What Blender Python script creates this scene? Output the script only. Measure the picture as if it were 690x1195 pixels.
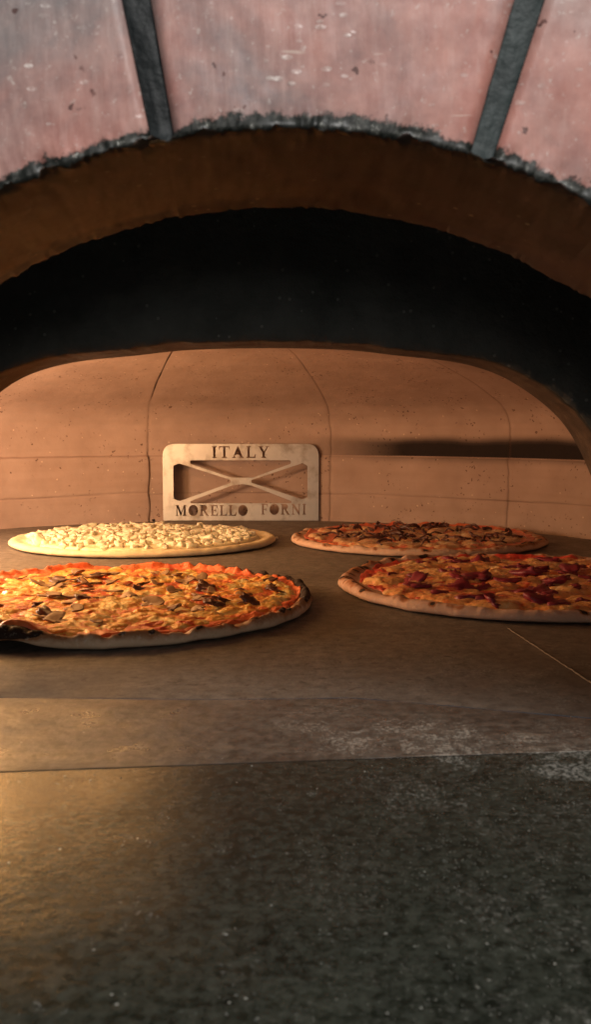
import bpy, bmesh, math, random
import numpy as np
from mathutils import Vector, Matrix
R_ = math.radians
random.seed(7)
for o in list(bpy.data.objects): bpy.data.objects.remove(o)
sc = bpy.context.scene
C = sc.collection

# ------------------------------------------------------------------ camera
F_PX, H_CAM, YH = 1100.0, 0.145, 500.0          # focal length in photo pixels, camera height, horizon row
PITCH = math.atan((597.5 - YH) / F_PX)
cam_d = bpy.data.cameras.new('camera'); cam = bpy.data.objects.new('camera', cam_d); C.objects.link(cam)
cam.location = (0, 0, H_CAM); cam.rotation_euler = (math.pi/2 - PITCH, 0, 0)
cam_d.sensor_fit = 'VERTICAL'; cam_d.sensor_height = 36; cam_d.lens = 36 * F_PX / 1195
cam_d.clip_start = 0.01; cam_d.clip_end = 50
cam_d.dof.use_dof = True; cam_d.dof.focus_distance = 1.0; cam_d.dof.aperture_fstop = 25
sc.camera = cam

# ------------------------------------------------------------------ world and lamps
w = bpy.data.worlds.new('World'); sc.world = w; w.use_nodes = True
w.node_tree.nodes['Background'].inputs[0].default_value = (0.55, 0.7, 0.9, 1)
w.node_tree.nodes['Background'].inputs[1].default_value = 0.05
sc.view_settings.view_transform = 'Standard'; sc.view_settings.look = 'None'
sc.view_settings.exposure = 0; sc.view_settings.gamma = 1

def lamp(name, kind, loc, energy, color, size=0.1, size_y=None, target=None):
    l = bpy.data.lights.new(name, kind); l.energy = energy; l.color = color
    if kind == 'AREA':
        l.size = size
        if size_y: l.shape = 'RECTANGLE'; l.size_y = size_y
    else: l.shadow_soft_size = size
    o = bpy.data.objects.new(name, l); C.objects.link(o); o.location = loc
    if target is not None:
        o.rotation_euler = (Vector(target) - Vector(loc)).to_track_quat('-Z', 'Y').to_euler()
    return o
lamp('flame_light', 'POINT', (-0.47, 1.02, 0.12), 5.1, (1, 0.69, 0.46), 0.035)
lamp('ember_light', 'POINT', (-0.42, 0.78, 0.08), 2.4, (1, 0.67, 0.43), 0.04)
lamp('kitchen_light', 'AREA', (0.2, -0.35, 0.95), 9.5, (1.0, 0.97, 0.94), 0.5, 0.3, (0.0, 0.32, 0.3))
lamp('lintel_fill', 'AREA', (0.1, -1.1, 0.36), 2.6, (1.0, 0.95, 0.88), 0.9, 0.35, (0.0, 0.58, 0.22))  # added low fill that lifts the dark mouth casting to grey

# ------------------------------------------------------------------ helpers
def ray(px, py):
    d = Vector(((px - 345) / F_PX, 1.0, -(py - 597.5) / F_PX))
    return Matrix.Rotation(-PITCH, 3, 'X') @ d
def on_floor(px, py, z=0.0):
    d = ray(px, py); t = (z - H_CAM) / d.z
    return Vector((d.x * t, d.y * t, z))
def on_plane(px, py, Y):
    d = ray(px, py); t = Y / d.y
    return Vector((d.x * t, Y, H_CAM + d.z * t))

def _hash(ix, iy, iz, seed):
    n = (ix.astype(np.int64) * 374761393 + iy.astype(np.int64) * 668265263 + iz.astype(np.int64) * 2147483647 + seed * 974711) & 0xffffffff
    n = ((n ^ (n >> 13)) * 1274126177) & 0xffffffff
    n = n ^ (n >> 16)
    return (n & 0xffffff) / float(0xffffff)
def vnoise(x, y, z=0.0, seed=0):
    x, y, z = np.broadcast_arrays(np.asarray(x, float), np.asarray(y, float), np.asarray(z, float))
    ix, iy, iz = np.floor(x), np.floor(y), np.floor(z)
    fx, fy, fz = x - ix, y - iy, z - iz
    s = lambda t: t * t * t * (t * (t * 6 - 15) + 10)
    u, v, q = s(fx), s(fy), s(fz)
    r = 0
    for a in (0, 1):
        for b in (0, 1):
            for c in (0, 1):
                r = r + _hash(ix + a, iy + b, iz + c, seed) * (u if a else 1 - u) * (v if b else 1 - v) * (q if c else 1 - q)
    return r * 2 - 1
def fbm(x, y, z=0.0, seed=0, octv=4):
    a, r, f = 1.0, 0, 1.0
    for k in range(octv):
        r = r + a * vnoise(np.asarray(x) * f, np.asarray(y) * f, np.asarray(z) * f, seed + 17 * k); a *= 0.5; f *= 2.03
    return r / 1.9
def sstep(a, b, t):
    t = np.clip((np.asarray(t, float) - a) / (b - a), 0, 1); return t * t * (3 - 2 * t)

def tag(o, label=None, cat=None, group=None, kind=None):
    if label: o['label'] = label
    if cat: o['category'] = cat
    if group: o['group'] = group
    if kind: o['kind'] = kind
    return o
def thing(name, label, cat, loc=(0, 0, 0), group=None):
    o = bpy.data.objects.new(name, None); C.objects.link(o); o.location = loc; o.empty_display_size = 0.02
    return tag(o, label, cat, group)
def mesh_obj(name, verts, faces, mats, parent=None, smooth=True, midx=None, loc=None):
    me = bpy.data.meshes.new(name)
    me.from_pydata([tuple(v) for v in verts], [], [tuple(f) for f in faces])
    for m in (mats if isinstance(mats, (list, tuple)) else [mats]): me.materials.append(m)
    if midx is not None: me.polygons.foreach_set('material_index', np.asarray(midx, dtype=np.int32))
    me.polygons.foreach_set('use_smooth', [smooth] * len(me.polygons))
    me.update()
    o = bpy.data.objects.new(name, me); C.objects.link(o)
    if parent: o.parent = parent
    if loc is not None: o.location = loc
    return o
def grid_faces(nu, nv, wrap_u=False):
    i, j = np.meshgrid(np.arange(nu if wrap_u else nu - 1), np.arange(nv - 1), indexing='ij')
    i2 = (i + 1) % nu
    return np.stack([i * nv + j, i2 * nv + j, i2 * nv + j + 1, i * nv + j + 1], -1).reshape(-1, 4)
def add_attr(o, name, vals):
    a = o.data.attributes.new(name, 'FLOAT', 'POINT'); a.data.foreach_set('value', np.asarray(vals, dtype=np.float32))

# ------------------------------------------------------------------ materials
class NT:
    def __init__(s, name, rough=0.6, spec=0.5):
        s.m = bpy.data.materials.new(name); s.m.use_nodes = True
        s.t = s.m.node_tree; s.n = s.t.nodes; s.L = s.t.links
        s.b = s.n['Principled BSDF']; s.b.inputs['Roughness'].default_value = rough
        s.b.inputs['Specular IOR Level'].default_value = spec
        s.geo = s.n.new('ShaderNodeTexCoord')
        s.co = s.geo.outputs['Object']
    def set(s, sock, val):
        if hasattr(val, 'is_output'): s.L.new(val, sock)
        else:
            if isinstance(val, tuple) and len(val) == 3 and sock.type == 'RGBA': val = (*val, 1)
            sock.default_value = val
    def mapping(s, scale=(1, 1, 1), rot=(0, 0, 0), loc=(0, 0, 0)):
        n = s.n.new('ShaderNodeMapping'); n.inputs['Scale'].default_value = scale
        n.inputs['Rotation'].default_value = rot; n.inputs['Location'].default_value = loc
        s.L.new(s.co, n.inputs[0]); return n.outputs[0]
    def warp(s, scale, amt, base=None):
        n = s.n.new('ShaderNodeTexNoise'); n.inputs['Scale'].default_value = scale; n.inputs['Detail'].default_value = 4
        s.L.new(base or s.co, n.inputs['Vector'])
        a = s.n.new('ShaderNodeVectorMath'); a.operation = 'MULTIPLY_ADD'
        s.L.new(n.outputs['Color'], a.inputs[0]); a.inputs[1].default_value = (amt, amt, amt); s.L.new(base or s.co, a.inputs[2])
        return a.outputs[0]
    def noise(s, scale, detail=4, rough=0.55, dist=0, vec=None):
        n = s.n.new('ShaderNodeTexNoise'); n.inputs['Scale'].default_value = scale
        n.inputs['Detail'].default_value = detail; n.inputs['Roughness'].default_value = rough
        n.inputs['Distortion'].default_value = dist
        s.L.new(vec or s.co, n.inputs['Vector']); return n.outputs['Fac']
    def voro(s, scale, vec=None, feat='F1', out='Distance', rnd=1.0):
        n = s.n.new('ShaderNodeTexVoronoi'); n.feature = feat; n.inputs['Scale'].default_value = scale
        n.inputs['Randomness'].default_value = rnd
        s.L.new(vec or s.co, n.inputs['Vector']); return n.outputs[out]
    def ramp(s, fac, stops, interp='LINEAR'):
        n = s.n.new('ShaderNodeValToRGB'); e = n.color_ramp.elements; n.color_ramp.interpolation = interp
        while len(e) < len(stops): e.new(0.5)
        for q, (p, c) in zip(e, stops):
            q.position = p; q.color = (c, c, c, 1) if isinstance(c, (int, float)) else (*c, 1)
        s.L.new(fac, n.inputs[0]); return n.outputs['Color']
    def mix(s, fac, a, b, mode='MIX'):
        n = s.n.new('ShaderNodeMix'); n.data_type = 'RGBA'; n.blend_type = mode
        s.set(n.inputs['Factor'], fac); s.set(n.inputs['A'], a); s.set(n.inputs['B'], b) if False else None
        ins = [i for i in n.inputs if i.type == 'RGBA']; s.set(ins[0], a); s.set(ins[1], b)
        return [o for o in n.outputs if o.type == 'RGBA'][0]
    def math(s, op, a, b=0.0, c=0.0, clamp=False):
        n = s.n.new('ShaderNodeMath'); n.operation = op; n.use_clamp = clamp
        s.set(n.inputs[0], a); s.set(n.inputs[1], b); s.set(n.inputs[2], c); return n.outputs[0]
    def attr(s, name):
        n = s.n.new('ShaderNodeAttribute'); n.attribute_name = name; return n.outputs['Fac']
    def xyz(s, vec=None):
        n = s.n.new('ShaderNodeSeparateXYZ'); s.L.new(vec or s.co, n.inputs[0]); return n.outputs
    def rand(s):
        n = s.n.new('ShaderNodeObjectInfo'); return n.outputs['Random']
    def color(s, c): s.set(s.b.inputs['Base Color'], c)
    def rough(s, c): s.set(s.b.inputs['Roughness'], c)
    def bump(s, h, strength=0.5, dist=0.002):
        n = s.n.new('ShaderNodeBump'); n.inputs['Strength'].default_value = strength; n.inputs['Distance'].default_value = dist
        s.L.new(h, n.inputs['Height'])
        if s.b.inputs['Normal'].is_linked: s.L.new(s.b.inputs['Normal'].links[0].from_socket, n.inputs['Normal'])
        s.L.new(n.outputs[0], s.b.inputs['Normal'])
    def sss(s, wgt, rad=(1, .4, .2), scale=0.004):
        s.b.inputs['Subsurface Weight'].default_value = wgt
        s.b.inputs['Subsurface Radius'].default_value = rad; s.b.inputs['Subsurface Scale'].default_value = scale

def m_dome():
    m = NT('refractory clay', 0.85, 0.25)
    big = m.noise(5, 3); mid = m.noise(26, 5)
    c = m.ramp(big, [(0.3, (.34, .235, .185)), (0.7, (.43, .30, .235))])
    c = m.mix(0.28, c, m.ramp(mid, [(0.3, (.28, .18, .13)), (0.7, (.54, .38, .30))]))
    # faint horizontal casting bands
    st = m.noise(1.0, 3, vec=m.mapping((2.5, 2.5, 60)))
    c = m.mix(m.math('MULTIPLY', m.ramp(st, [(0.5, 0.0), (0.75, 1.0)]), 0.25), c, (.27, .165, .115))
    z_crown = m.xyz()[2]
    # pores: sharp pits gathered in patches
    pits = m.math('LESS_THAN', m.voro(150, vec=m.warp(200, .008)), 0.19)
    pits = m.math('MULTIPLY', pits, m.ramp(m.noise(22, 3), [(0.5, 0.0), (0.6, 1.0)]))
    pits = m.math('MAXIMUM', pits, m.math('MULTIPLY', m.math('LESS_THAN', m.voro(45, vec=m.warp(120, .014)), 0.085), m.ramp(m.noise(10), [(0.5, 0.0), (0.55, 1.0)])))
    c = m.mix(m.math('MULTIPLY', pits, 0.78), c, (.12, .065, .04))
    chips = m.math('LESS_THAN', m.voro(60, vec=m.mapping(loc=(3, 1, 2))), 0.08)
    c = m.mix(m.math('MULTIPLY', chips, 0.7), c, (.68, .5, .36))
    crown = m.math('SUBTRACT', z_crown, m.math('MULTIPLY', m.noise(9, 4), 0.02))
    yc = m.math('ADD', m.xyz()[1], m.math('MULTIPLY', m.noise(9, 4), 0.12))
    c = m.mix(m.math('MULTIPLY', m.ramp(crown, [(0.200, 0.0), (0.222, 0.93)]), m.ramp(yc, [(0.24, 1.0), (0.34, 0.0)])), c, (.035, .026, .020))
    # dark band along the shelf joint, deepening towards the right
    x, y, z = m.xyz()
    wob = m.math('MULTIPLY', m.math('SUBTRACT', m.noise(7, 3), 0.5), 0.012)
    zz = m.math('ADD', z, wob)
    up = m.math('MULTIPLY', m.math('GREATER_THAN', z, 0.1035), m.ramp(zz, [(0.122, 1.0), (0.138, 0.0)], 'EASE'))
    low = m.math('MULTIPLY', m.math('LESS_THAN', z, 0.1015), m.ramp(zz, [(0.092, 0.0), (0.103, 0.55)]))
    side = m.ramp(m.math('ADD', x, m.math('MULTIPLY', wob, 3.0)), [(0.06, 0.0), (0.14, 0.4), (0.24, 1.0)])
    soot = m.math('MULTIPLY', m.math('ADD', up, low, clamp=True), side)  # mask of the dark band above and below the joint
    c = m.mix(m.math('MULTIPLY', soot, 0.98), c, (.012, .007, .006))  # darkens the band above and below the shelf joint
    c = m.mix(m.math('MULTIPLY', m.attr('joint'), 0.75), c, (.10, .05, .03))
    m.color(c)
    m.bump(m.noise(55, 6, 0.65), 0.35, 0.003)
    m.bump(m.math('SUBTRACT', chips, pits), 0.8, 0.0012)
    return m.m
def m_flat(name, col, rough=0.8, spec=0.3):
    m = NT(name, rough, spec)
    c = m.mix(m.noise(60, 5), tuple(v * 0.6 for v in col), tuple(min(1, v * 1.4) for v in col)); m.color(c)
    m.bump(m.noise(150, 4), 0.3, 0.001); return m.m
def m_brick():
    m = NT('glazed pink brick', 0.42, 0.5)
    x, y, z = m.xyz()
    big = m.noise(11, 6, 0.65, 0.6)
    c = m.ramp(big, [(0.36, (.23, .185, .185)), (0.48, (.44, .225, .195)), (0.62, (.58, .225, .175))])
    c = m.mix(0.38, c, m.ramp(m.noise(70, 6, 0.7), [(0.35, (.22, .12, .11)), (0.65, (.66, .40, .34))]))
    st = m.noise(1.0, 6, .65, vec=m.mapping((200, 50, 34), rot=(0, .12, 0)))
    c = m.mix(m.math('MULTIPLY', m.ramp(st, [(0.5, 0.0), (0.72, 1.0)]), 0.28), c, (.70, .48, .42))
    top = m.ramp(m.math('ADD', m.math('ADD', z, m.math('MULTIPLY', m.math('ABSOLUTE', m.math('SUBTRACT', x, 0.012)), .5)), m.math('MULTIPLY', m.noise(13, 4), 0.11)), [(0.335, 0.0), (0.385, 1.0)])
    c = m.mix(m.math('MULTIPLY', top, 0.7), c, m.ramp(m.noise(60, 5, .7), [(.35, (.20, .21, .21)), (.65, (.36, .36, .35))]))  # cool grey sheen of the upper corners, put into the colour
    sx_ = m.noise(1.0, 2, 0.5, 0.3, vec=m.mapping((25, 25, 330), rot=(0, -0.45, 0)))
    c = m.mix(m.math('MULTIPLY', m.ramp(sx_, [(0.70, 0.0), (0.73, 1.0)]), m.ramp(m.noise(24, 2), [(.5, 0.0), (.58, .9)])), c, (.86, .74, .62))
    w_ = m.noise(300, 4, .8)
    c = m.mix(m.ramp(w_, [(0.60, 0.0), (0.70, 0.6)]), c, (.75, .66, .6))
    pits = m.math('MAXIMUM', m.math('LESS_THAN', m.voro(80, vec=m.warp(260, .005)), 0.08), m.math('MULTIPLY', m.math('LESS_THAN', m.voro(150, vec=m.warp(300, .006)), 0.16), m.ramp(m.noise(26), [(.55, 0.0), (.6, 1.0)])))
    c = m.mix(m.math('MULTIPLY', pits, .85), c, (.09, .035, .03))
    fl = m.math('MULTIPLY', m.math('MULTIPLY', m.math('LESS_THAN', m.voro(1.0, vec=m.mapping((110, 60, 260), rot=(0, .35, 0))), 0.2), m.ramp(m.noise(35, 3), [(.5, 0.0), (.6, 1.0)])), m.ramp(m.noise(160, 3), [(.4, 0.0), (.7, .8)]))
    c = m.mix(fl, c, (.85, .76, .7))
    e = m.attr('edge')
    ef = m.math('ADD', e, m.math('MULTIPLY', m.math('SUBTRACT', m.noise(170, 6, 0.75), 0.5), 1.5))
    c = m.mix(m.ramp(ef, [(0.42, 0.0), (0.6, 1.0)]), c, m.ramp(m.noise(230, 5, 0.75), [(0.5, (.016, .018, .015)), (0.62, (.08, .08, .07)), (0.68, (.6, .6, .55))]))
    m.color(c); m.rough(m.ramp(m.noise(30), [(0.3, 0.3), (0.7, 0.5)]))
    m.bump(m.noise(1.0, 5, vec=m.mapping((300, 60, 60))), 0.3, 0.0010)
    m.bump(m.noise(25, 3), 0.4, 0.004)
    m.bump(m.math('SUBTRACT', fl, pits), 0.6, 0.001)
    return m.m
def m_soffit():
    m = NT('heat browned brick', 0.55, 0.4)
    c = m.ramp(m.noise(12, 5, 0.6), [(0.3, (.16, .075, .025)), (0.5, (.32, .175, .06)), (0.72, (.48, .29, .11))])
    e = m.attr('edge')
    ef = m.math('ADD', e, m.math('MULTIPLY', m.math('SUBTRACT', m.noise(60, 5, 0.7), 0.5), 1.0))
    c = m.mix(m.ramp(ef, [(0.45, 0.0), (0.75, 0.9)]), c, (.025, .018, .012))
    x, y, z = m.xyz()
    c = m.mix(m.ramp(m.math('ADD', m.math('ADD', x, .3), m.math('MULTIPLY', m.noise(18, 4), .1)), [(0.22, 0.0), (0.38, 0.85)]), c, m.ramp(m.noise(60, 5), [(.35, (.022, .011, .008)), (.65, (.06, .028, .02))]))  # right part painted darker, as if warm light reached only the left
    fl = m.math('MULTIPLY', m.math('LESS_THAN', m.voro(120), 0.12), m.ramp(m.noise(30), [(.5, 0.0), (.6, 1.0)]))
    c = m.mix(m.math('MULTIPLY', fl, 0.6), c, (.45, .36, .2))
    m.color(c); m.bump(m.noise(40, 6, 0.6), 0.5, 0.002); return m.m
def m_mortar():
    m = NT('dark grout', 0.6, 0.4)
    x, y, z = m.xyz()
    c = m.ramp(m.noise(60, 5), [(0.3, (.004, .006, .007)), (0.7, (.012, .016, .017))])
    c = m.mix(m.ramp(x, [(0.0, 0.0), (0.06, 0.85)]), c, m.ramp(m.noise(120, 5), [(0.3, (.020, .029, .029)), (0.7, (.052, .068, .067))]))
    m.color(c); m.bump(m.noise(160, 5), 0.6, 0.002); return m.m
def m_lintel():
    m = NT('soot blackened casting', 0.7, 0.35)
    c = m.ramp(m.noise(20, 6, 0.65), [(0.3, (.05, .054, .050)), (0.7, (.125, .13, .12))])
    x, y, z = m.xyz()
    c = m.mix(m.math('MULTIPLY', m.math('LESS_THAN', m.voro(120), 0.12), 0.5), c, (.3, .3, .28))
    m.color(c); m.bump(m.noise(90, 6, 0.7), 0.7, 0.004); return m.m
def m_rim():
    m = NT('scorched brown casting edge', 0.75, 0.3)
    c = m.ramp(m.noise(70, 6, 0.7), [(0.35, (.05, .03, .018)), (0.55, (.15, .09, .05)), (0.75, (.34, .24, .15))])
    e = m.attr('edge')
    x, y, z = m.xyz()
    c = m.mix(m.ramp(x, [(0.13, 0.85), (0.24, 0.55)]), c, (.035, .020, .013))
    ef = m.math('ADD', e, m.math('MULTIPLY', m.math('SUBTRACT', m.noise(120, 5, 0.7), 0.5), 0.8))
    c = m.mix(m.ramp(ef, [(0.3, 0.0), (0.6, 1.0)]), c, (.02, .02, .018))
    m.color(c); m.bump(m.noise(150, 6, 0.7), 0.5, 0.002); return m.m
def m_floor():
    m = NT('oven floor stone', 0.7, 0.35)
    c = m.ramp(m.noise(9, 5, 0.6), [(0.3, (.125, .098, .076)), (0.7, (.195, .160, .126))])
    c = m.mix(0.6, c, m.ramp(m.noise(110, 8, 0.78), [(0.38, (.07, .055, .043)), (0.62, (.25, .21, .17))]))
    c = m.mix(m.ramp(m.noise(17, 3, 0.5, 0.8), [(0.6, 0.0), (0.75, 0.5)]), c, (.09, .062, .045))
    x, y, z = m.xyz()
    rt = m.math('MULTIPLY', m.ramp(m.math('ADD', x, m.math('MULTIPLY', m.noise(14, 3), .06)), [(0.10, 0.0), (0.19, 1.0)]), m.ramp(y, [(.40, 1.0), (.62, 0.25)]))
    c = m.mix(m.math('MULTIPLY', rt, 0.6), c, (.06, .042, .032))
    c = m.mix(m.ramp(m.noise(6, 5, 0.65, 1.2), [(0.52, 0.0), (0.62, 0.4)]), c, (.10, .072, .052))
    c, cov = ash(m, c, .55)
    stn = m.math('MULTIPLY', m.math('LESS_THAN', m.voro(70, vec=m.warp(110, .02)), 0.15), 0.6)
    c = m.mix(stn, c, (.06, .04, .03))
    dust = m.ramp(m.noise(600, 3, 0.8), [(0.62, 0.0), (0.72, 1.0)])
    c = m.mix(m.math('MULTIPLY', dust, 0.3), c, (.55, .46, .37))
    m.color(c); m.rough(m.ramp(m.noise(25, 4), [(0.3, 0.5), (0.7, 0.8)]))
    m.bump(m.noise(130, 6, 0.7), 0.35, 0.002); m.bump(m.noise(12, 3), 0.25, 0.004); return m.m
def m_sill():
    m = NT('worn grey brown sill stone', 0.42, 0.5)
    c = m.ramp(m.noise(14, 5, 0.6, 0.6), [(0.3, (.052, .043, .034)), (0.7, (.11, .09, .07))])
    c = m.mix(0.4, c, m.ramp(m.noise(160, 6, 0.7), [(0.4, (.05, .04, .03)), (0.62, (.25, .21, .17))]))
    sw = m.noise(1.0, 5, 0.6, 1.0, vec=m.mapping((18, 70, 1), rot=(0, 0, 0.15)))
    c = m.mix(m.ramp(sw, [(0.55, 0.0), (0.7, 0.35)]), c, (.30, .25, .19))
    c, cov = ash(m, c, .8, (.42, .39, .33))
    m.color(c); m.rough(m.ramp(m.noise(35, 4), [(0.3, 0.24), (0.7, 0.45)]))
    m.bump(m.noise(120, 5, 0.6), 0.25, 0.002); m.bump(m.noise(16, 3), 0.3, 0.005); return m.m
def ash(m, c, amt=1.0, col=(.40, .38, .33), bandw=1.0):
    """flour and ash swept into a ragged drift that runs from the middle towards the lower right"""
    x, y, z = m.xyz()
    line = m.math('ADD', m.math('MULTIPLY', m.math('MAXIMUM', x, -0.02), -0.45), 0.462)
    d = m.math('SUBTRACT', y, line)
    d = m.math('ADD', d, m.math('MULTIPLY', m.math('SUBTRACT', m.noise(22, 4, .6), .5), 0.09))
    band = m.math('MULTIPLY', m.ramp(m.math('ADD', d, 0.5), [(0.440, 0.0), (0.475, 1.0), (0.510, 1.0), (0.545, 0.0)]), m.ramp(m.math('ADD', x, .5), [(0.46, 0.0), (0.53, 1.0)]))
    patch = m.ramp(m.noise(38, 5, .65, 1.0), [(0.42, 0.1), (0.6, 1.0)])
    wide = m.math('MULTIPLY', m.ramp(m.math('ADD', x, .5), [(0.45, 0.0), (0.58, 1.0)]), m.ramp(m.noise(16, 4, .65, .6), [(0.42, 0.0), (0.65, 0.62)]))
    cov = m.math('MAXIMUM', m.math('MULTIPLY', m.math('MULTIPLY', band, patch), bandw), wide)
    grain = m.noise(480, 4, 0.85)
    f = m.ramp(m.math('ADD', grain, m.math('MULTIPLY', cov, 0.15)), [(0.60, 0.0), (0.65, 1.0)])
    f = m.math('MULTIPLY', f, m.math('MULTIPLY', m.math('MULTIPLY_ADD', cov, 1.5, 0.06, clamp=True), amt))
    return m.mix(f, c, col), cov
def m_granite():
    m = NT('polished dark granite', 0.3, 0.36)
    c = m.ramp(m.noise(34, 6, 0.7), [(0.35, (.010, .013, .009)), (0.65, (.034, .040, .029))])
    c = m.mix(0.5, c, m.ramp(m.noise(210, 6, 0.75), [(0.4, (.008, .009, .006)), (0.62, (.085, .092, .075))]))
    sp = m.math('MULTIPLY', m.math('LESS_THAN', m.voro(300, vec=m.warp(420, .006)), 0.15), m.ramp(m.noise(30, 3), [(0.5, 0.0), (0.7, 1.0)]))
    c = m.mix(m.math('MULTIPLY', sp, 0.7), c, (.32, .34, .33))
    c, cov = ash(m, c, .8, (.30, .30, .27), .8)
    m.color(c)
    m.rough(m.math('ADD', m.ramp(m.noise(28, 5, 0.65), [(0.3, 0.13), (0.7, 0.27)]), m.math('MULTIPLY', cov, 0.5)))
    scr = m.ramp(m.noise(1.0, 3, 0.5, 0.4, vec=m.mapping((9, 900, 1), rot=(0, 0, 0.6))), [(0.68, 0.0), (0.72, 1.0)])
    c = m.mix(m.math('MULTIPLY', scr, m.ramp(m.noise(18), [(.5, 0.0), (.62, .5)])), c, (.16, .15, .12)); m.color(c)
    m.bump(m.noise(11, 2, 0.5), 0.22, 0.006); m.bump(m.noise(240, 5, 0.7), 0.18, 0.0012); return m.m
def m_steel():
    m = NT('brushed steel', 0.42, 0.5); m.b.inputs['Metallic'].default_value = 0.75
    c = m.mix(m.noise(22, 6, .65), (.42, .38, .32), (.70, .64, .56))
    c = m.mix(m.ramp(m.noise(30, 5, 0.6), [(0.5, 0.0), (0.68, 0.6)]), c, (.22, .15, .09)); m.color(c)
    m.bump(m.noise(1, 4, vec=m.mapping((20, 1, 500))), 0.12, 0.0004); m.bump(m.noise(18, 2), 0.15, 0.004); return m.m
def m_dough(name, pale=(.66, .53, .38), toast=(.42, .2, .075)):
    m = NT(name, 0.75, 0.25)
    c = m.mix(m.noise(60, 5), tuple(v * .85 for v in pale), tuple(min(1, v * 1.12) for v in pale))
    t = m.attr('toast')
    tf = m.math('ADD', t, m.math('MULTIPLY', m.math('SUBTRACT', m.noise(110, 5, 0.65), 0.5), 0.9))
    c = m.mix(m.ramp(tf, [(0.3, 0.0), (0.7, 1.0)]), c, toast)
    ch = m.ramp(tf, [(0.9, 0.0), (1.2, 1.0)])
    c = m.mix(ch, c, (.03, .015, .01))
    fl = m.ramp(m.noise(330, 4, 0.7), [(0.55, 0.0), (0.72, 1.0)])
    c = m.mix(m.math('MULTIPLY', fl, 0.3), c, (.82, .76, .66))
    m.color(c); m.sss(0.12); m.bump(m.noise(190, 5, 0.65), 0.5, 0.0015); return m.m
def m_sauce(name, a, b, dark=(.12, .02, .012), rough=0.33):
    m = NT(name, rough, 0.5)
    c = m.ramp(m.noise(75, 6, 0.65), [(0.3, a), (0.65, b)])
    c = m.mix(m.ramp(m.noise(120, 5, 0.7), [(0.57, 0.0), (0.7, 0.8)]), c, dark)
    m.color(c); m.bump(m.noise(170, 5, 0.6), 0.6, 0.0018); return m.m
def m_cheese(name, stops, brown=(.30, .10, .025), browned=0.6, rough=0.26, scale=60):
    m = NT(name, rough, 0.5)
    c = m.ramp(m.noise(scale, 5, 0.6, 0.8), stops)
    c = m.mix(m.ramp(m.noise(90, 5, 0.65), [(browned, 0.0), (browned + 0.12, 0.75)]), c, brown)
    m.color(c); m.rough(m.ramp(m.noise(140, 3), [(0.35, rough * 0.7), (0.7, rough * 1.8)]))
    m.sss(0.15, scale=0.003); m.bump(m.noise(190, 3, 0.5, 0.4), 0.6, 0.0016); return m.m
def m_piece(name, a, b, rough=0.45, scale=150, sss=0.0):
    m = NT(name, rough, 0.45)
    c = m.mix(m.noise(scale, 4), a, b)
    c = m.mix(m.math('MULTIPLY', m.rand(), 0.35), c, tuple(v * 0.55 for v in a))
    m.color(c); m.bump(m.noise(260, 4), 0.4, 0.001)
    if sss: m.sss(sss)
    return m.m

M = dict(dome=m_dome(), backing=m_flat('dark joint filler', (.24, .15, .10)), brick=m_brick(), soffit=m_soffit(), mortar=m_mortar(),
         lintel=m_lintel(), rim=m_rim(), hood=m_flat('black soot', (.012, .012, .012), 0.9), floor=m_floor(), sill=m_sill(),
         granite=m_granite(), steel=m_steel())

# ------------------------------------------------------------------ setting: the three stone surfaces
def seam_y(x): return 0.3995 + 0.10 * x                                 # granite | sill stone
def hearth_y(x):                                                         # sill stone | oven floor
    x = np.asarray(x, float); return 0.497 - 0.28 * np.maximum(0, x - 0.03) + 0.004 * np.sin(x * 30) * 0.4
def slab(name, mat, y0f, y1f, xs, ny=40, thick=0.03, label=None, bev=0.0004, top=0.0):
    nx = len(xs); V = []
    ts = np.linspace(0, 1, ny)
    for x in xs:
        a, b = float(y0f(x)), float(y1f(x))
        V += [(x, a, -thick), (x, a, -bev)]
        V += [(x, a + bev + (b - a - 2 * bev) * t, 0) for t in ts]
        V += [(x, b, -bev), (x, b, -thick)]
    V = np.array(V); nv = ny + 4
    jag = 0.0006 * fbm(V[:, 0] * 90, V[:, 1] * 90, seed=5)
    V[:, 1] += jag; V[:, 2] += top
    o = mesh_obj(name, V, grid_faces(nx, nv), mat, smooth=False)
    o.data.flip_normals() if False else None
    tag(o, label, None, None, 'structure'); return o
xs = np.linspace(-0.8, 0.8, 161)
slab('stone_ledge', M['granite'], lambda x: -0.35, seam_y, xs, top=0.0003, label='polished dark granite ledge in front of the oven mouth')
slab('stone_sill', M['sill'], lambda x: seam_y(x) + 0.0018, lambda x: hearth_y(x), xs, label='worn grey brown stone strip behind the granite ledge')
_V = []
for x in xs:
    for q, h in ((-.0012, -.004), (-.0003, .0001), (.0017, .0001), (.0026, -.004)):
        _V.append((x, seam_y(x) + q + .0002 * float(vnoise(x * 120, 0, seed=61)), h if x < .1 else h - .0004))
tag(mesh_obj('ledge_joint', _V, grid_faces(len(xs), 4), m_flat('black grimy joint', (.008, .008, .007)), smooth=False), 'thin black joint between the granite ledge and the stone sill', None, None, 'structure')
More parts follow.
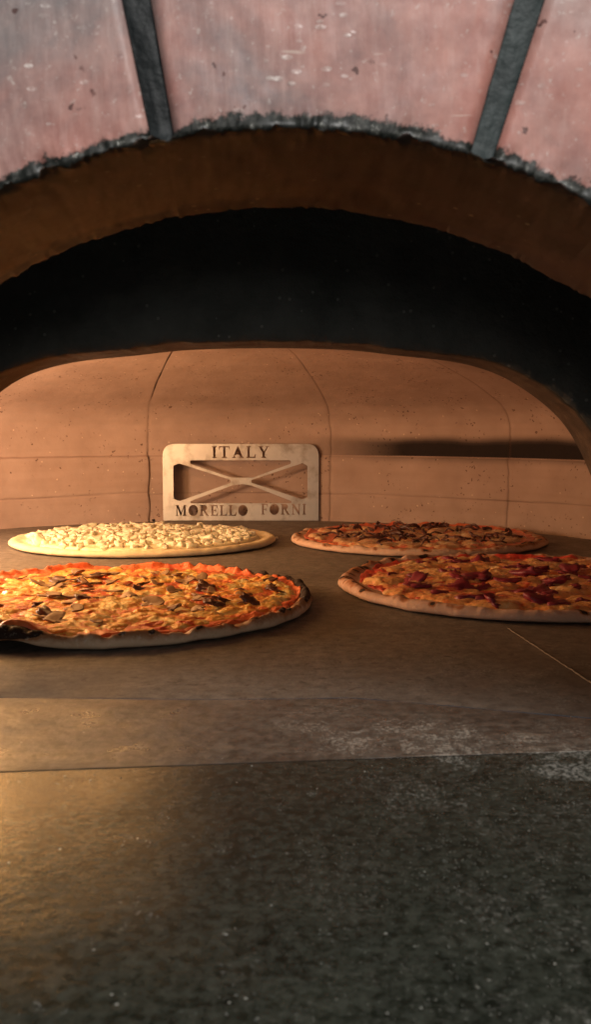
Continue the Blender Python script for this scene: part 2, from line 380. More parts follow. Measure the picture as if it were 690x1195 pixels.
# oven floor of big stones with real joints
def floor_slab():
    # joint line seen at lower right of the photo
    A = on_floor(600, 738); B = on_floor(690, 797)
    d = (B - A).normalized()
    root = bpy.data.objects
    def side(x, y): return (x - A.x) * d.y - (y - A.y) * d.x
    nx, ny = 260, 260
    X = np.linspace(-0.75, 0.75, nx); Y = np.linspace(0, 1, ny)
    gx, gy = np.meshgrid(X, Y, indexing='ij')
    yy = hearth_y(gx) + 0.0005 + gy * (1.62 - hearth_y(gx))
    z = 0.0003 * fbm(gx * 30, yy * 30, seed=3)
    V = np.stack([gx, yy, z], -1).reshape(-1, 3)
    o = mesh_obj('oven_floor', V, grid_faces(nx, ny), M['floor'])
    tag(o, 'brown refractory stone floor of the oven', None, None, 'structure')
    # the joint: a thin raised bead of pale mortar, chipped towards the viewer
    P = [A.lerp(B, t) for t in np.linspace(-0.1, 1.6, 90)]
    n = Vector((-d.y, d.x, 0)); V = []
    for i, p in enumerate(P):
        p = p + n * 0.0003 * math.sin(i * 0.9) * math.sin(i * .37)
        wd = 0.00045 + 0.0014 * max(0, (i - 48) / 40) * (0.5 + 0.5 * math.sin(i * 1.7)) 
        for k, (s, h) in enumerate(((-1, 0), (-.5, 1), (.5, 1), (1, 0))):
            V.append((p.x + n.x * wd * s, p.y + n.y * wd * s, 0.0002 + h * (0.0002 + 0.0004 * abs(math.sin(i * 2.3)))))
    j = mesh_obj('floor_joint', V, grid_faces(len(P), 4), m_flat('pale joint mortar', (.22, .175, .13)), smooth=False)
    tag(j, 'pale mortar joint across the oven floor', None, None, 'structure')
floor_slab()

# ------------------------------------------------------------------ dome and back wall
DC = Vector((-0.075, 0.94)); DR = 0.55
PLX0, PLX1 = on_plane(190, 560, 1.472).x, on_plane(372, 560, 1.472).x
PLY = 1.472
prof = [(.55, -0.01), (.55, .145), (.547, .155), (.538, .168), (.515, .183), (.45, .2065), (.37, .228), (.3, .243), (.15, .26), (0.004, .265)]
def profile_pts():
    out = []
    for z in np.arange(-0.01, 0.1451, 0.0015): out.append((.55, z))
    P = prof[1:]
    # Catmull-Rom through the dome part
    for i in range(len(P) - 1):
        p0 = P[max(i - 1, 0)] if i else (.55, .12); p1, p2 = P[i], P[i + 1]; p3 = P[min(i + 2, len(P) - 1)]
        n = max(3, int(math.hypot(p2[0] - p1[0], p2[1] - p1[1]) / 0.004))
        for k in range(1, n + 1):
            t = k / n
            out.append(tuple(0.5 * (2 * b + (c - a) * t + (2 * a - 5 * b + 4 * c - e) * t * t + (3 * b - a - 3 * c + e) * t ** 3) for a, b, c, e in zip(p0, p1, p2, p3)))
    return np.array(out)
dome = thing('oven_dome', 'curved pinkish brown refractory wall and ceiling enclosing the oven chamber', 'oven wall', (DC.x, DC.y, 0))
PP = profile_pts()
def dome_seg(a0, a1, gap=0.00022):
    na = max(8, int(abs(a1 - a0) * DR / 0.0032))
    t = np.linspace(0, 1, na)[:, None]
    r = PP[:, 0][None, :]; z = np.broadcast_to(PP[:, 1][None, :], (na, len(PP))).copy()
    g = np.minimum(gap / np.maximum(r, 0.02), (a1 - a0) * 0.3)
    wob = 0.0028 * vnoise(z * 38, a0 * 7, seed=9) + 0.0010 * vnoise(z * 160, a0 * 7, seed=10)
    wob1 = 0.0028 * vnoise(z * 38, a1 * 7, seed=9) + 0.0010 * vnoise(z * 160, a1 * 7, seed=10)
    lo = a0 + g + wob * (z < 0.26); hi = a1 - g + wob1 * (z < 0.26)
    ph = lo + (hi - lo) * t
    rr = np.broadcast_to(r, ph.shape).copy()
    edge = np.minimum(t, 1 - t) * (a1 - a0) * DR
    rr += 0.0007 * (1 - sstep(0, 0.0022, edge))                 # softened arris
    jit = 0.0006 * fbm(ph * 18, z * 10, seed=4)
    zj1 = 0.1025 + jit * 1.5 + 0.0; zj2 = 0.044 + 0.0022 * vnoise(ph * 3, 0, seed=12) + jit
    side = sstep(0.1, 0.6, ph)
    # shelf joint: lower ring stands slightly proud
    rr -= (0.0015 + 0.0035 * side) * (1 - sstep(-0.0008, 0.0008, z - zj1)) * (z < 0.12)
    gro1 = np.exp(-((z - zj1) / 0.0009) ** 2); gro2 = np.exp(-((z - zj2) / 0.0009) ** 2)
    rr += 0.0014 * gro2 + 0.0006 * gro1
    rr += 0.0012 * sstep(0, .03, z) * fbm(ph * 6, z * 12, 0, seed=21) + 0.0004 * fbm(ph * 40, z * 70, 0, seed=22)
    x = DC.x + rr * np.sin(ph); y = DC.y + rr * np.cos(ph)
    # niche behind the steel plate
    inn = (x > PLX0 + 0.007) & (x < PLX1 - 0.007) & (z < 0.110)
    y = np.where(inn, 1.505, y)
    joint = np.clip(0.75 * gro2 * (np.sin(ph * 9 + 1) * .3 + .7) + 0.35 * gro1 + 0.35 * (1 - sstep(0, 0.0012, edge)), 0, 1)
    V = np.stack([x - DC.x, y - DC.y, z], -1).reshape(-1, 3)
    Fc = grid_faces(na, len(PP))
    keep = (V[Fc][:, :, 1] + DC.y > 0.633).any(1)
    Fc = Fc[keep][:, ::-1]
    V[:, 1] = np.maximum(V[:, 1], 0.633 - DC.y)
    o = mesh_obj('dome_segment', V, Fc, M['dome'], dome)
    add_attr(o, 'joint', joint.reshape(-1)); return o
a_off = R_(-1.4)
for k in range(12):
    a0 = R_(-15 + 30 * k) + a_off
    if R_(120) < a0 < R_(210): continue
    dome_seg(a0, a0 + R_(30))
# backing shell behind the joints
na = 120; V = []
PB = [(.565, -.01), (.565, .15), (.55, .185), (.45, .225), (.3, .26), (.15, .275), (0.004, .28)]
for i in range(na):
    a = i / na * 2 * math.pi
    for r, z in PB:
        y = max(r * math.cos(a), 0.634 - DC.y)
        if z < 0.12 and abs(r * math.sin(a) + DC.x - (PLX0 + PLX1) / 2) < 0.13 and math.cos(a) > 0: y = 1.53 - DC.y
        V.append((r * math.sin(a), y, z))
_f = grid_faces(na, len(PB), True); _v = np.array(V); _f = _f[(_v[_f][:, :, 1] > 0.6345 - DC.y).any(1)]
mesh_obj('backing_shell', V, _f[:, ::-1], M['backing'], dome)
# fire-side soot strip where wall meets floor: a real thin gap is left by the wall's wobble

# ------------------------------------------------------------------ mouth casting (dark lintel)
LC, LY, LT = -0.017, 0.58, 0.052
MP = [(-.001, .198), (.05, .1968), (.086, .193), (.115, .190), (.135, .1862), (.153, .180), (.168, .171), (.182, .158), (.198, .137), (.212, .105), (.222, .06), (.228, 0.0), (.229, -.02)]
def mouth_curve():
    R = [(p[0], p[1]) for p in MP]; out = []
    for i in range(len(R) - 1):
        p0 = R[i - 1] if i else (-R[1][0], R[1][1]); p1, p2 = R[i], R[i + 1]; p3 = R[min(i + 2, len(R) - 1)]
        for k in range(12):
            t = k / 12
            out.append(tuple(0.5 * (2 * b + (c - a) * t + (2 * a - 5 * b + 4 * c - e) * t * t + (3 * b - a - 3 * c + e) * t ** 3) for a, b, c, e in zip(p0, p1, p2, p3)))
    out.append(R[-1]); out[0] = (0, R[0][1])
    L = [(-x, z) for x, z in out[:0:-1]]
    return np.array(L + out)
MC = mouth_curve()
MC[:, 0] *= np.where(MC[:, 0] < 0, 1.055, 1.0 + 0.03 * sstep(0.180, 0.150, MC[:, 1]) + 0.03 * sstep(0.12, 0.06, MC[:, 1]))
n = len(MC)
# resample finely
s = np.r_[0, np.cumsum(np.hypot(*np.diff(MC, axis=0).T))]; S = np.linspace(0, s[-1], 520)
MC = np.stack([np.interp(S, s, MC[:, 0]), np.interp(S, s, MC[:, 1])], -1)
T = np.gradient(MC, axis=0); T /= np.linalg.norm(T, axis=1)[:, None]; Nn = np.stack([-T[:, 1], T[:, 0]], -1)   # outward
lint = thing('oven_mouth', 'soot blackened arched casting framing the low oven mouth, above the pizzas', 'oven mouth', (LC, LY, 0))
def lintel():
    offs = [0, .0015, .004, .008, .014, .022, .032, .045, .06, .08, .11, .15, .22, .32, .45]
    nf = len(offs); V = []; 
    rough = 0.0010 * fbm(S * 60, 0, seed=31) + 0.0005 * np.abs(vnoise(S * 260, 0, seed=32))
    for i in range(len(MC)):
        for o in offs:
            p = MC[i] + Nn[i] * (o + rough[i] * math.exp(-o / 0.008))
            # far out turn into a rectangle
            if o > 0.1:
                f = (o - 0.1) / 0.35; d = Nn[i]; q = max(abs(d[0]), abs(d[1])); p = p * (1 - f) + (MC[i] + d / q * o) * f
            zz = max(p[1], -0.02)
            yb = -0.0025 * math.exp(-((o - 0.014) / 0.01) ** 2)    # rolled lip
            yb += 0.003 * math.exp(-o / 0.002) - 0.0022 * math.exp(-o / 0.012) * abs(float(fbm(S[i] * 75, o * 150, seed=36)))
            V.append((p[0], yb + 0.0012 * float(fbm(p[0] * 45, p[1] * 45, seed=33, octv=3)), zz))
    o = mesh_obj('arch_face', V, grid_faces(len(MC), nf), M['lintel'], lint)
    # underside
    ny = 16; V = []; E = []
    for i in range(len(MC)):
        for k in range(ny):
            t = k / (ny - 1); rg = rough[i] * (1 - t) + 0.0006 * float(vnoise(S[i] * 80, t * 5, seed=35)) * math.sin(math.pi * t)
            p = MC[i] + Nn[i] * (rg + 0.0015 * max(0, 1 - t * 8) ** 2)
            V.append((p[0], 0.003 + t * (LT - 0.003), max(p[1], -.02))); E.append(max(0, 1 - t * 5))
    u = mesh_obj('arch_underside', V, grid_faces(len(MC), ny)[:, ::-1], M['rim'], lint); add_attr(u, 'edge', E)
    # back face closing the chamber
    V = []
    offs2 = [0, .1, .45]
    for i in range(len(MC)):
        for q in offs2:
            p = MC[i] + Nn[i] * q; V.append((p[0], LT + 0.0005, max(p[1], -.02)))
    mesh_obj('arch_back', V, grid_faces(len(MC), 3)[:, ::-1], M['lintel'], lint)
lintel()

# ------------------------------------------------------------------ front arch of pink blocks
AC = on_plane(335, 927, 0.316); AY0, AY1 = 0.316, 0.41
R0 = (on_plane(335, 152, 0.316).z - AC.z); 
B0 = on_plane(330, 243, 0.41); R1 = 0.2425
C1z = B0.z - R1
arch = thing('front_arch', 'glossy pink brick arch blocks with dark joints over the oven opening', 'brick arch', (AC.x, AY0, AC.z))
hw = R_(0.98)
def wedge(a0, a1):
    """one arch block, from angle a0 to a1 (0 is up, clockwise)"""
    na = int((a1 - a0) / R_(0.22)) + 2
    A = np.linspace(a0, a1, na)
    rings = []          # (kind, radial offset, depth t, edge)
    for ro in (.30, .24, .2, .17, .14, .12, .1, .085, .07, .055, .042, .032, .024, .018, .013, .0095, .007, .005, .0035, .0022): rings.append((0, ro, 0.0))
    fr = len(rings)
    for t in (0.004, .012, .03, .055, .09, .13, .18, .24, .31, .39, .48, .57, .66, .74, .81, .87, .92, .96, .985, 1.0): rings.append((1, 0, t))
    rings.append((2, .04, 1.0)); rings.append((2, .2, 1.0))
    V = []; E = []
    for a in A:
        sn, cs = math.sin(a), math.cos(a); edge_a = min(a - a0, a1 - a) * R0
        rnd = 0.0022 * max(0, 1 - edge_a / 0.003) ** 2
        for kind, ro, t in rings:
            if kind == 0: r = R0 + ro; cz = 0; cx = 0; y = 0
            else:
                r = R0 + (R1 - R0) * t; cz = (C1z - AC.z) * t; cx = (B0.x - AC.x) * t; y = (AY1 - AY0) * t
                if kind == 2: r += ro
            chip = 0.0036 * max(0.0, float(fbm(a * 34, (ro if kind == 0 else t * .09) * 90, seed=41)) + .25) + 0.0016 * float(fbm(a * 150, (ro if kind == 0 else t * .09) * 260, seed=42))
            near = math.exp(-ro / 0.0045) if kind == 0 else math.exp(-t / 0.05)
            nb = float(fbm(a * 40, ro * 200 + t * 8, seed=43))
            if kind == 0:
                y += chip * near * 0.8 + rnd + 0.0005 * nb + 0.0012 * (1 - near) * float(fbm(a * 8, ro * 30, seed=44)); r += chip * near * 0.25
            else:
                r += chip * near * 0.8 + 0.0005 * nb + 0.0012 * max(0, float(fbm(a * 14, t * 3, seed=47)))
                if t > .9 and kind == 1: r += 0.0012 * (t - .9) / .1 * abs(float(fbm(a * 60, 2, seed=48)))
            V.append((cx + r * sn, y, cz + r * cs))
            if kind: 
                w2 = (min(1, t / .03)) * hw * 1.02; am = (a0 + a1) / 2; q = (a - am) / ((a1 - am) or 1); aa = a + q * w2
                x_, y_, z_ = V[-1]; V[-1] = (cx + r * math.sin(aa), y_, cz + r * math.cos(aa))
            if kind == 0: E.append(math.exp(-(ro / (0.0055 + 0.002 * float(vnoise(a * 25, 3, seed=46)))) ** 2))
            else: E.append(max(math.exp(-(t / 0.07) ** 2) * 1.0, sstep(.62, 1.0, t) * 0.95))
    nr = len(rings)
    Fc = grid_faces(na, nr); mi = [0 if (k % (nr - 1)) < fr else 1 for k in range(len(Fc))]
    o = mesh_obj('arch_block', V, Fc[:, ::-1], [M['brick'], M['soffit']], arch, midx=mi)
    add_attr(o, 'edge', E)
    # side cheeks so that the joint is a real recess
    V = []; Fs = []
    for a, flip in ((a0, 0), (a1, 1)):
        b = len(V)
        for r in (R0 + .002, R0 + .3):
            for y in (0.0015, 0.09): V.append((r * math.sin(a), y, r * math.cos(a)))
        Fs.append((b, b + 1, b + 3, b + 2))
    mesh_obj('block_side', V, Fs, M['mortar'], o)
J = [-10.4 - 27.6 * k for k in (2, 1)] + [-10.4, 16.6] + [16.6 + 27.6 * k for k in (1, 2)]
J = [-93.0] + J + [93.0]
for a, b in zip(J[:-1], J[1:]): wedge(R_(a) + hw, R_(b) - hw)
for j in J[1:-1]:
    a = R_(j); V = []; nn = 60; mm = 9
    def jp(r, aa, y, q): return ((B0.x - AC.x) * q + r * math.sin(aa), y, (C1z - AC.z) * q + r * math.cos(aa))
    rad = np.linspace(R0 + .3, R0 + .001, nn)
    for r in rad:
        for k in range(mm):
            aa = a + (k / (mm - 1) * 2 - 1) * hw * 1.25
            V.append(jp(r, aa, 0.0035 + 0.0008 * float(vnoise(r * 200, k * .8, seed=51)) - 0.001 * math.cos((k / (mm - 1) * 2 - 1) * 1.5), 0))
    for t in np.linspace(0.0, .05, 3):
        for k in range(mm):
            aa = a + (k / (mm - 1) * 2 - 1) * hw * 1.25
            V.append(jp(R0 + (R1 - R0) * t + 0.0003 + 0.001 * float(vnoise(t * 20, k * .8, seed=52)), aa, (AY1 - AY0) * t, t))
    _f = grid_faces(nn + 3, mm); mesh_obj('mortar_joint', V, _f, [M['mortar'], M['soffit']], arch, midx=[0 if f[0] // mm < nn else 1 for f in _f])
# outer masonry round the arch and the black smoke hood behind it
def box(name, x0, x1, y0, y1, z0, z1, mat, parent):
    V = [(x, y, z) for x in (x0, x1) for y in (y0, y1) for z in (z0, z1)]
    Fc = [(0, 1, 3, 2), (4, 6, 7, 5), (0, 4, 5, 1), (2, 3, 7, 6), (0, 2, 6, 4), (1, 5, 7, 3)]
    return mesh_obj(name, V, Fc, mat, parent, smooth=False)
hood = thing('smoke_hood', 'black sooty smoke hood between the brick arch and the oven mouth', 'hood', (0, 0.41, 0))
box('side_panel', -0.40, -0.33, 0.0, 0.165, -0.02, 0.8, M['hood'], hood)
box('side_panel', 0.33, 0.40, 0.0, 0.165, -0.02, 0.8, M['hood'], hood)
box('top_panel', -0.40, 0.40, 0.0, 0.165, 0.801, 0.83, M['hood'], hood)
box('front_panel', -0.40, 0.40, -0.012, -0.002, 0.33, 0.8, M['hood'], hood)

# ------------------------------------------------------------------ steel nameplate with cut-out writing
def letter_polys():
    sw, tw, se = .17, .085, .07          # thick stem, thin stroke, serif height
    G = {}
    def I(w=.34):
        c = w / 2; return [(0, 0), (w, 0), (w, se), (c + sw / 2, se + .03), (c + sw / 2, .97 - se), (w, 1 - se), (w, 1), (0, 1), (0, 1 - se), (c - sw / 2, .97 - se), (c - sw / 2, se + .03), (0, se)]
    G['I'] = (I(), .34)
    w = .78; c = w / 2
    G['T'] = ([(c - .19, 0), (c + .19, 0), (c + .19, se), (c + sw / 2, se + .03), (c + sw / 2, .9), (w - .08, .9), (w - .04, .7), (w, .7), (w, 1), (0, 1), (0, .7), (.04, .7), (.08, .9), (c - sw / 2, .9), (c - sw / 2, se + .03), (c - .19, se)], w)
    G['L'] = ([(0, 0), (.66, 0), (.7, .33), (.65, .33), (.56, .1), (.26, .1), (.26, .97 - se), (.36, 1 - se), (.36, 1), (0, 1), (0, 1 - se), (.09, .97 - se), (.09, se + .03), (0, se)], .7)
    G['E'] = ([(0, 0), (.66, 0), (.7, .31), (.65, .31), (.56, .1), (.26, .1), (.26, .46), (.44, .46), (.46, .36), (.51, .36), (.51, .64), (.46, .64), (.44, .55), (.26, .55), (.26, .9), (.55, .9), (.61, .72), (.66, .72), (.65, 1), (0, 1), (0, 1 - se), (.09, .97 - se), (.09, se + .03), (0, se)], .7)
    G['F'] = ([(0, 0), (.36, 0), (.36, se), (.26, se + .03), (.26, .45), (.44, .45), (.46, .35), (.51, .35), (.51, .64), (.46, .64), (.44, .54), (.26, .54), (.26, .9), (.53, .9), (.59, .7), (.64, .7), (.63, 1), (0, 1), (0, 1 - se), (.09, .97 - se), (.09, se + .03), (0, se)], .64)
    G['Y'] = ([(.22, 0), (.58, 0), (.58, se), (.485, se + .03), (.485, .43), (.72, .93), (.8, .94), (.8, 1), (.52, 1), (.52, .94), (.62, .92), (.44, .55), (.27, .92), (.36, .94), (.36, 1), (0, 1), (0, .94), (.07, .92), (.315, .43), (.315, se + .03), (.22, se)], .8)
    G['A'] = ([(0, 0), (.27, 0), (.27, se), (.19, se + .02), (.25, .27), (.51, .27), (.58, se + .02), (.5, se), (.5, 0), (.86, 0), (.86, se), (.78, se + .02), (.46, 1), (.39, 1), (.1, se + .02), (0, se)], .86)
    G['N'] = ([(0, 0), (.28, 0), (.28, se), (.18, se + .03), (.18, .72), (.68, 0), (.77, 0), (.77, .93), (.87, .94), (.87, 1), (.59, 1), (.59, .94), (.69, .92), (.69, .32), (.24, 1), (0, 1), (0, .94), (.1, .9), (.1, se + .03), (0, se)], .87)
    G['M'] = ([(0, 0), (.27, 0), (.27, se), (.18, se + .03), (.18, .76), (.46, 0), (.52, 0), (.78, .76), (.78, se + .03), (.69, se), (.69, 0), (1.06, 0), (1.06, se), (.96, se + .03), (.96, .92), (1.06, .94), (1.06, 1), (.8, 1), (.54, .3), (.28, 1), (0, 1), (0, .94), (.1, .92), (.1, se + .03), (0, se)], 1.06)
    G['O'] = ([(.45 + .45 * math.sin(i / 28 * 2 * math.pi), .5 + .52 * math.cos(i / 28 * 2 * math.pi)) for i in range(28)], .9)
    bowl = [(.42 + .27 * math.sin(a), .745 + .255 * math.cos(a)) for a in np.linspace(0, math.pi * 0.97, 12)]
    G['R'] = ([(0, 0), (.36, 0), (.36, se), (.26, se + .03), (.26, .48), (.34, .48), (.62, 0), (.85, 0), (.85, se), (.78, se + .01), (.52, .5)][:10] + [(.54, .47)] + bowl[::-1][1:] + [(0, 1), (0, 1 - se), (.09, .97 - se), (.09, se + .03), (0, se)], .85)
    return G
def rounded(pts, rads, seg=7):
    out = []; n = len(pts)
    for i in range(n):
        p0, p, p1 = Vector(pts[i - 1]), Vector(pts[i]), Vector(pts[(i + 1) % n]); r = rads[i]
        if r <= 0: out.append(tuple(p)); continue
        a, b = (p0 - p).normalized(), (p1 - p).normalized()
        half = a.angle(b) / 2; d = min(r / math.tan(half), (p0 - p).length * .48, (p1 - p).length * .48)
        A, B = p + a * d, p + b * d
        for k in range(seg + 1):
            t = k / seg; out.append(tuple(A * (1 - t) ** 2 + p * 2 * t * (1 - t) + B * t * t))
    return out
def nameplate():
    # everything in photo pixels, y up from the plate foot, then scaled
    sc_ = (PLX1 - PLX0) / 182.0
    P0 = on_plane(190, 607.5, PLY); zt = on_plane(280, 518, PLY).z
    scy = (zt - 0.0012) / 89.5
    W, Hh = 182, 89.5
    loops = [rounded([(0, 0), (W, 0), (W, Hh), (0, Hh)], [0, 0, 15, 15], 9)]
    def zz(x, y): return (x - 190, 607.5 - y)
    def z3(x, y): return ((x) / 3 + 170 - 190, 607.5 - (y / 3 + 500))
    # the four windows (read off the 3x enlargement)
    Lw = [z3(97, 124), z3(300, 186), z3(97, 253)]
    Rw = [z3(567, 120), z3(567, 248), z3(370, 186)]
    Lw = [z3(97, 130), z3(118, 122), z3(298, 180), z3(298, 190), z3(118, 254), z3(97, 246)]
    Rw = [z3(550, 121), z3(567, 130), z3(567, 240), z3(548, 248), z3(370, 190), z3(370, 180)]
    Tw = [z3(156, 111), z3(509, 111), z3(509, 123), z3(375, 172), z3(340, 172), z3(300, 172), z3(156, 124)]
    Bw = [z3(156, 262), z3(156, 254), z3(300, 200), z3(340, 194), z3(372, 200), z3(511, 254), z3(511, 262)]
    for P, r in ((Lw, 2.2), (Rw, 2.2), (Tw, 2.0), (Bw, 2.0)): loops.append(rounded(P, [r] * len(P), 4))
    G = letter_polys()
    def word(txt, x0, x1, y0, y1):
        tot = sum(G[c][1] if c != ' ' else .75 for c in txt) + .16 * (len(txt) - 1)
        sx = (x1 - x0) / tot; x = x0; sy = (y1 - y0)
        for c in txt:
            if c == ' ': x += (.75 + .16) * sx; continue
            pts, w_ = G[c]; loops.append([(x + p[0] * sx, y0 + p[1] * sy) for p in pts]); x += (w_ + .16) * sx
    a, b = z3(233, 103), z3(433, 62); word('ITALY', a[0], b[0], a[1], b[1])
    a, b = z3(103, 306), z3(357, 268); word('MORELLO', a[0], b[0], a[1], b[1])
    a, b = z3(404, 302), z3(562, 264); word('FORNI', a[0], b[0], a[1], b[1])
    cu = bpy.data.curves.new('tmp', 'CURVE'); cu.dimensions = '2D'; cu.fill_mode = 'BOTH'; cu.extrude = 0.0008
    for lp in loops:
        sp = cu.splines.new('POLY'); sp.points.add(len(lp) - 1)
        for q, p in zip(sp.points, lp): q.co = (p[0] * sc_, p[1] * scy, 0, 1)
        sp.use_cyclic_u = True
    tmp = bpy.data.objects.new('tmp', cu); C.objects.link(tmp)
    bpy.context.view_layer.update()
    me = bpy.data.meshes.new_from_object(tmp.evaluated_get(bpy.context.evaluated_depsgraph_get()))
    bpy.data.objects.remove(tmp)
    me.transform(Matrix.Rotation(math.pi / 2, 4, 'X'))
    me.materials.clear(); me.materials.append(M['steel'])
    root = thing('nameplate', 'upright steel plate with X-shaped cut-outs and ITALY lettering against the back wall', 'nameplate', (PLX0, PLY, 0.0012))
    o = bpy.data.objects.new('front_plate', me); C.objects.link(o); o.parent = root
    # side returns that hold the plate off the niche
    wv = W * sc_; hv = Hh * scy
    return root
nameplate()

# ------------------------------------------------------------------ pizzas
def blobs(x, y, pts, rad):
    h = np.zeros_like(x)
    for (px, py, r) in pts:
        d = ((x - px) ** 2 + (y - py) ** 2) / (r * rad) ** 2
        h = np.maximum(h, np.sqrt(np.clip(1 - d, 0, 1)))
    return h
class Pizza:
    def __init__(s, name, label, ctr, R, seed, **k):
        s.R, s.seed, s.k = R, seed, k
        s.root = thing(name, label, 'pizza', (ctr[0], ctr[1], 0.0006))
        s.root.scale = (1, k.get('sy', 1), 1)
        s.na, s.nr = k.get('na', 420), k.get('nr', 110)
    def outline(s, a):
        c, q = np.cos(a), np.sin(a)
        return s.R * (1 + s.k.get('wob', 0.02) * fbm(c * 1.4, q * 1.4, seed=s.seed) + s.k.get('jag', .006) * fbm(c * 7, q * 7, seed=s.seed + 1))
    def rimh(s, a):
        c, q = np.cos(a), np.sin(a)
        f = s.k.get('rimf', 5)
        return s.k.get('rim', 0.0125) * (1 + s.k.get('rimv', .3) * fbm(c * f, q * f, seed=s.seed + 2, octv=3)) + s.k.get('blist', 0.0) * np.maximum(0, vnoise(c * 11, q * 11, seed=s.seed + 8)) * (0.4 + 0.6 * (q > 0)) + s.k.get('scal', .0012) * fbm(c * 17, q * 17, seed=s.seed + 9)
    def _unused(s): pass
    def base(s, rho, a):
        """top of the dough at normalised radius rho"""
        rh = s.rimh(a); b = s.k.get('thick', 0.006)
        rw = s.k.get('rimw', 0.085)
        t = (rho - (1 - rw)) / rw                         # 0 inner edge .. 1 outer
        up = np.where(t < 0.45, sstep(-0.7, 0.45, t), np.sqrt(np.clip(1 - ((t - .45) / .55) ** 2, 0, 1)))
        low = np.where(t < 0.45, b, 0.0035)
        return low + (rh - low) * up
    def dough(s, mat):
        A = np.linspace(0, 2 * math.pi, s.na, endpoint=False)[:, None]
        rho = np.r_[0.9, .96, .985, .997, 1.0, .999, .995, .988, .978, .965, .95, .93, .91, .89, .86, .83, .8, .7, .5, .25, .01][None, :]
        k = np.arange(rho.shape[1])[None, :]
        Ro = s.outline(A)
        x = Ro * rho * np.cos(A); y = Ro * rho * np.sin(A)
        z = s.base(rho, A) + 0 * A
        zb = np.array([0.0004, .0004, .001, .0022, .0036] + [0] * (rho.shape[1] - 5))[None, :]
        z = np.where(k < 5, zb + 0 * A, z)
        lift = s.k.get('lift', 0)
        z += 0.0009 * fbm(x * 160, y * 160, z * 160, seed=s.seed + 3) * (k > 3)
        z += 0.0005 * fbm(x * 60, y * 60, 0, seed=s.seed + 3) * (k > 1)
        if lift: z += s.liftf(x, y)
        V = np.stack([x, y, z], -1).reshape(-1, 3)
        o = mesh_obj('crust', V, grid_faces(s.na, rho.shape[1], True), mat, s.root)
        c, q = np.cos(A), np.sin(A)
        t = s.k.get('t0', 0.12) + s.k.get('leo', 0.0) * np.maximum(0, vnoise(c * 26, q * 26, rho * 14, seed=s.seed + 6)) * sstep(.9, .94, rho) * (1 - sstep(.985, 1.0, rho)) + s.k.get('toast', .3) * (np.clip(z / 0.012, 0, 1.5) - 0.5) + 0.5 * s.k.get('toast', .3) * fbm(c * 9 + rho * 3, q * 9, seed=s.seed + 5)
        for (a0, wd, am) in s.k.get('char', []):
            dd = np.abs((A - R_(a0) + math.pi) % (2 * math.pi) - math.pi)
            t = t + am * np.exp(-(dd / R_(wd)) ** 2) * sstep(0.004, 0.011, z)
        add_attr(o, 'toast', t.reshape(-1)); return o
    def liftf(s, x, y):
        r = 0
        for (lx, ly, lr, lh) in s.k.get('lift', []):
            r = r + lh * np.exp(-(((x - lx) ** 2 + (y - ly) ** 2) / lr ** 2))
        return r
    def hgt(s, x, y): return None
    def layer(s, name, mat, zf, rmax=1.0, nr=None):
        nr = nr or s.nr
        A = np.linspace(0, 2 * math.pi, s.na, endpoint=False)[:, None]
        rho = (np.linspace(0.01, 1, nr) ** 0.8 * rmax)[None, :]
        Ro = s.outline(A); x = Ro * rho * np.cos(A); y = Ro * rho * np.sin(A)
        z = zf(x, y, rho + 0 * A, A + 0 * rho)
        if s.k.get('lift'): z = z + s.liftf(x, y)
        b = s.base(rho, A) + (s.liftf(x, y) if s.k.get('lift') else 0)
        V = np.stack([x, y, np.maximum(z, b - 0.003)], -1).reshape(-1, 3)
        Fc = grid_faces(s.na, nr, True)
        vis = (z > b - 0.0012).reshape(-1); Fc = Fc[vis[Fc].any(1)]
        o = mesh_obj(name, V, Fc, mat, s.root)
        bm = bmesh.new(); bm.from_mesh(o.data)
        bmesh.ops.delete(bm, geom=[v for v in bm.verts if not v.link_faces], context='VERTS'); bm.to_mesh(o.data); bm.free()
        return o
def scatter(n, R, mind, rng, rmin=0, bias=None):
    out = []; tries = 0
    while len(out) < n and tries < 40000:
        tries += 1
        a = rng.random() * 2 * math.pi; r = R * math.sqrt(rng.random())
        if r < rmin: continue
        x, y = r * math.cos(a), r * math.sin(a)
        if bias and rng.random() > bias(x, y): continue
        if all((x - p[0]) ** 2 + (y - p[1]) ** 2 > mind ** 2 for p in out): out.append((x, y))
    return out
def put(meshes, name, root, spots, zf, rng, tilt=20, scl=(.8, 1.25), sink=0.0, rots=None):
    for i, (x, y) in enumerate(spots):
        o = bpy.data.objects.new(name, meshes[rng.randrange(len(meshes))]); C.objects.link(o); o.parent = root
        k = rng.uniform(*scl); o.scale = (k * rng.uniform(.85, 1.15), k * rng.uniform(.85, 1.15), k)
        o.rotation_euler = (R_(rng.uniform(-tilt, tilt)), R_(rng.uniform(-tilt, tilt)), rng.uniform(0, 6.28))
        o.location = (x, y, zf(x, y) - sink)

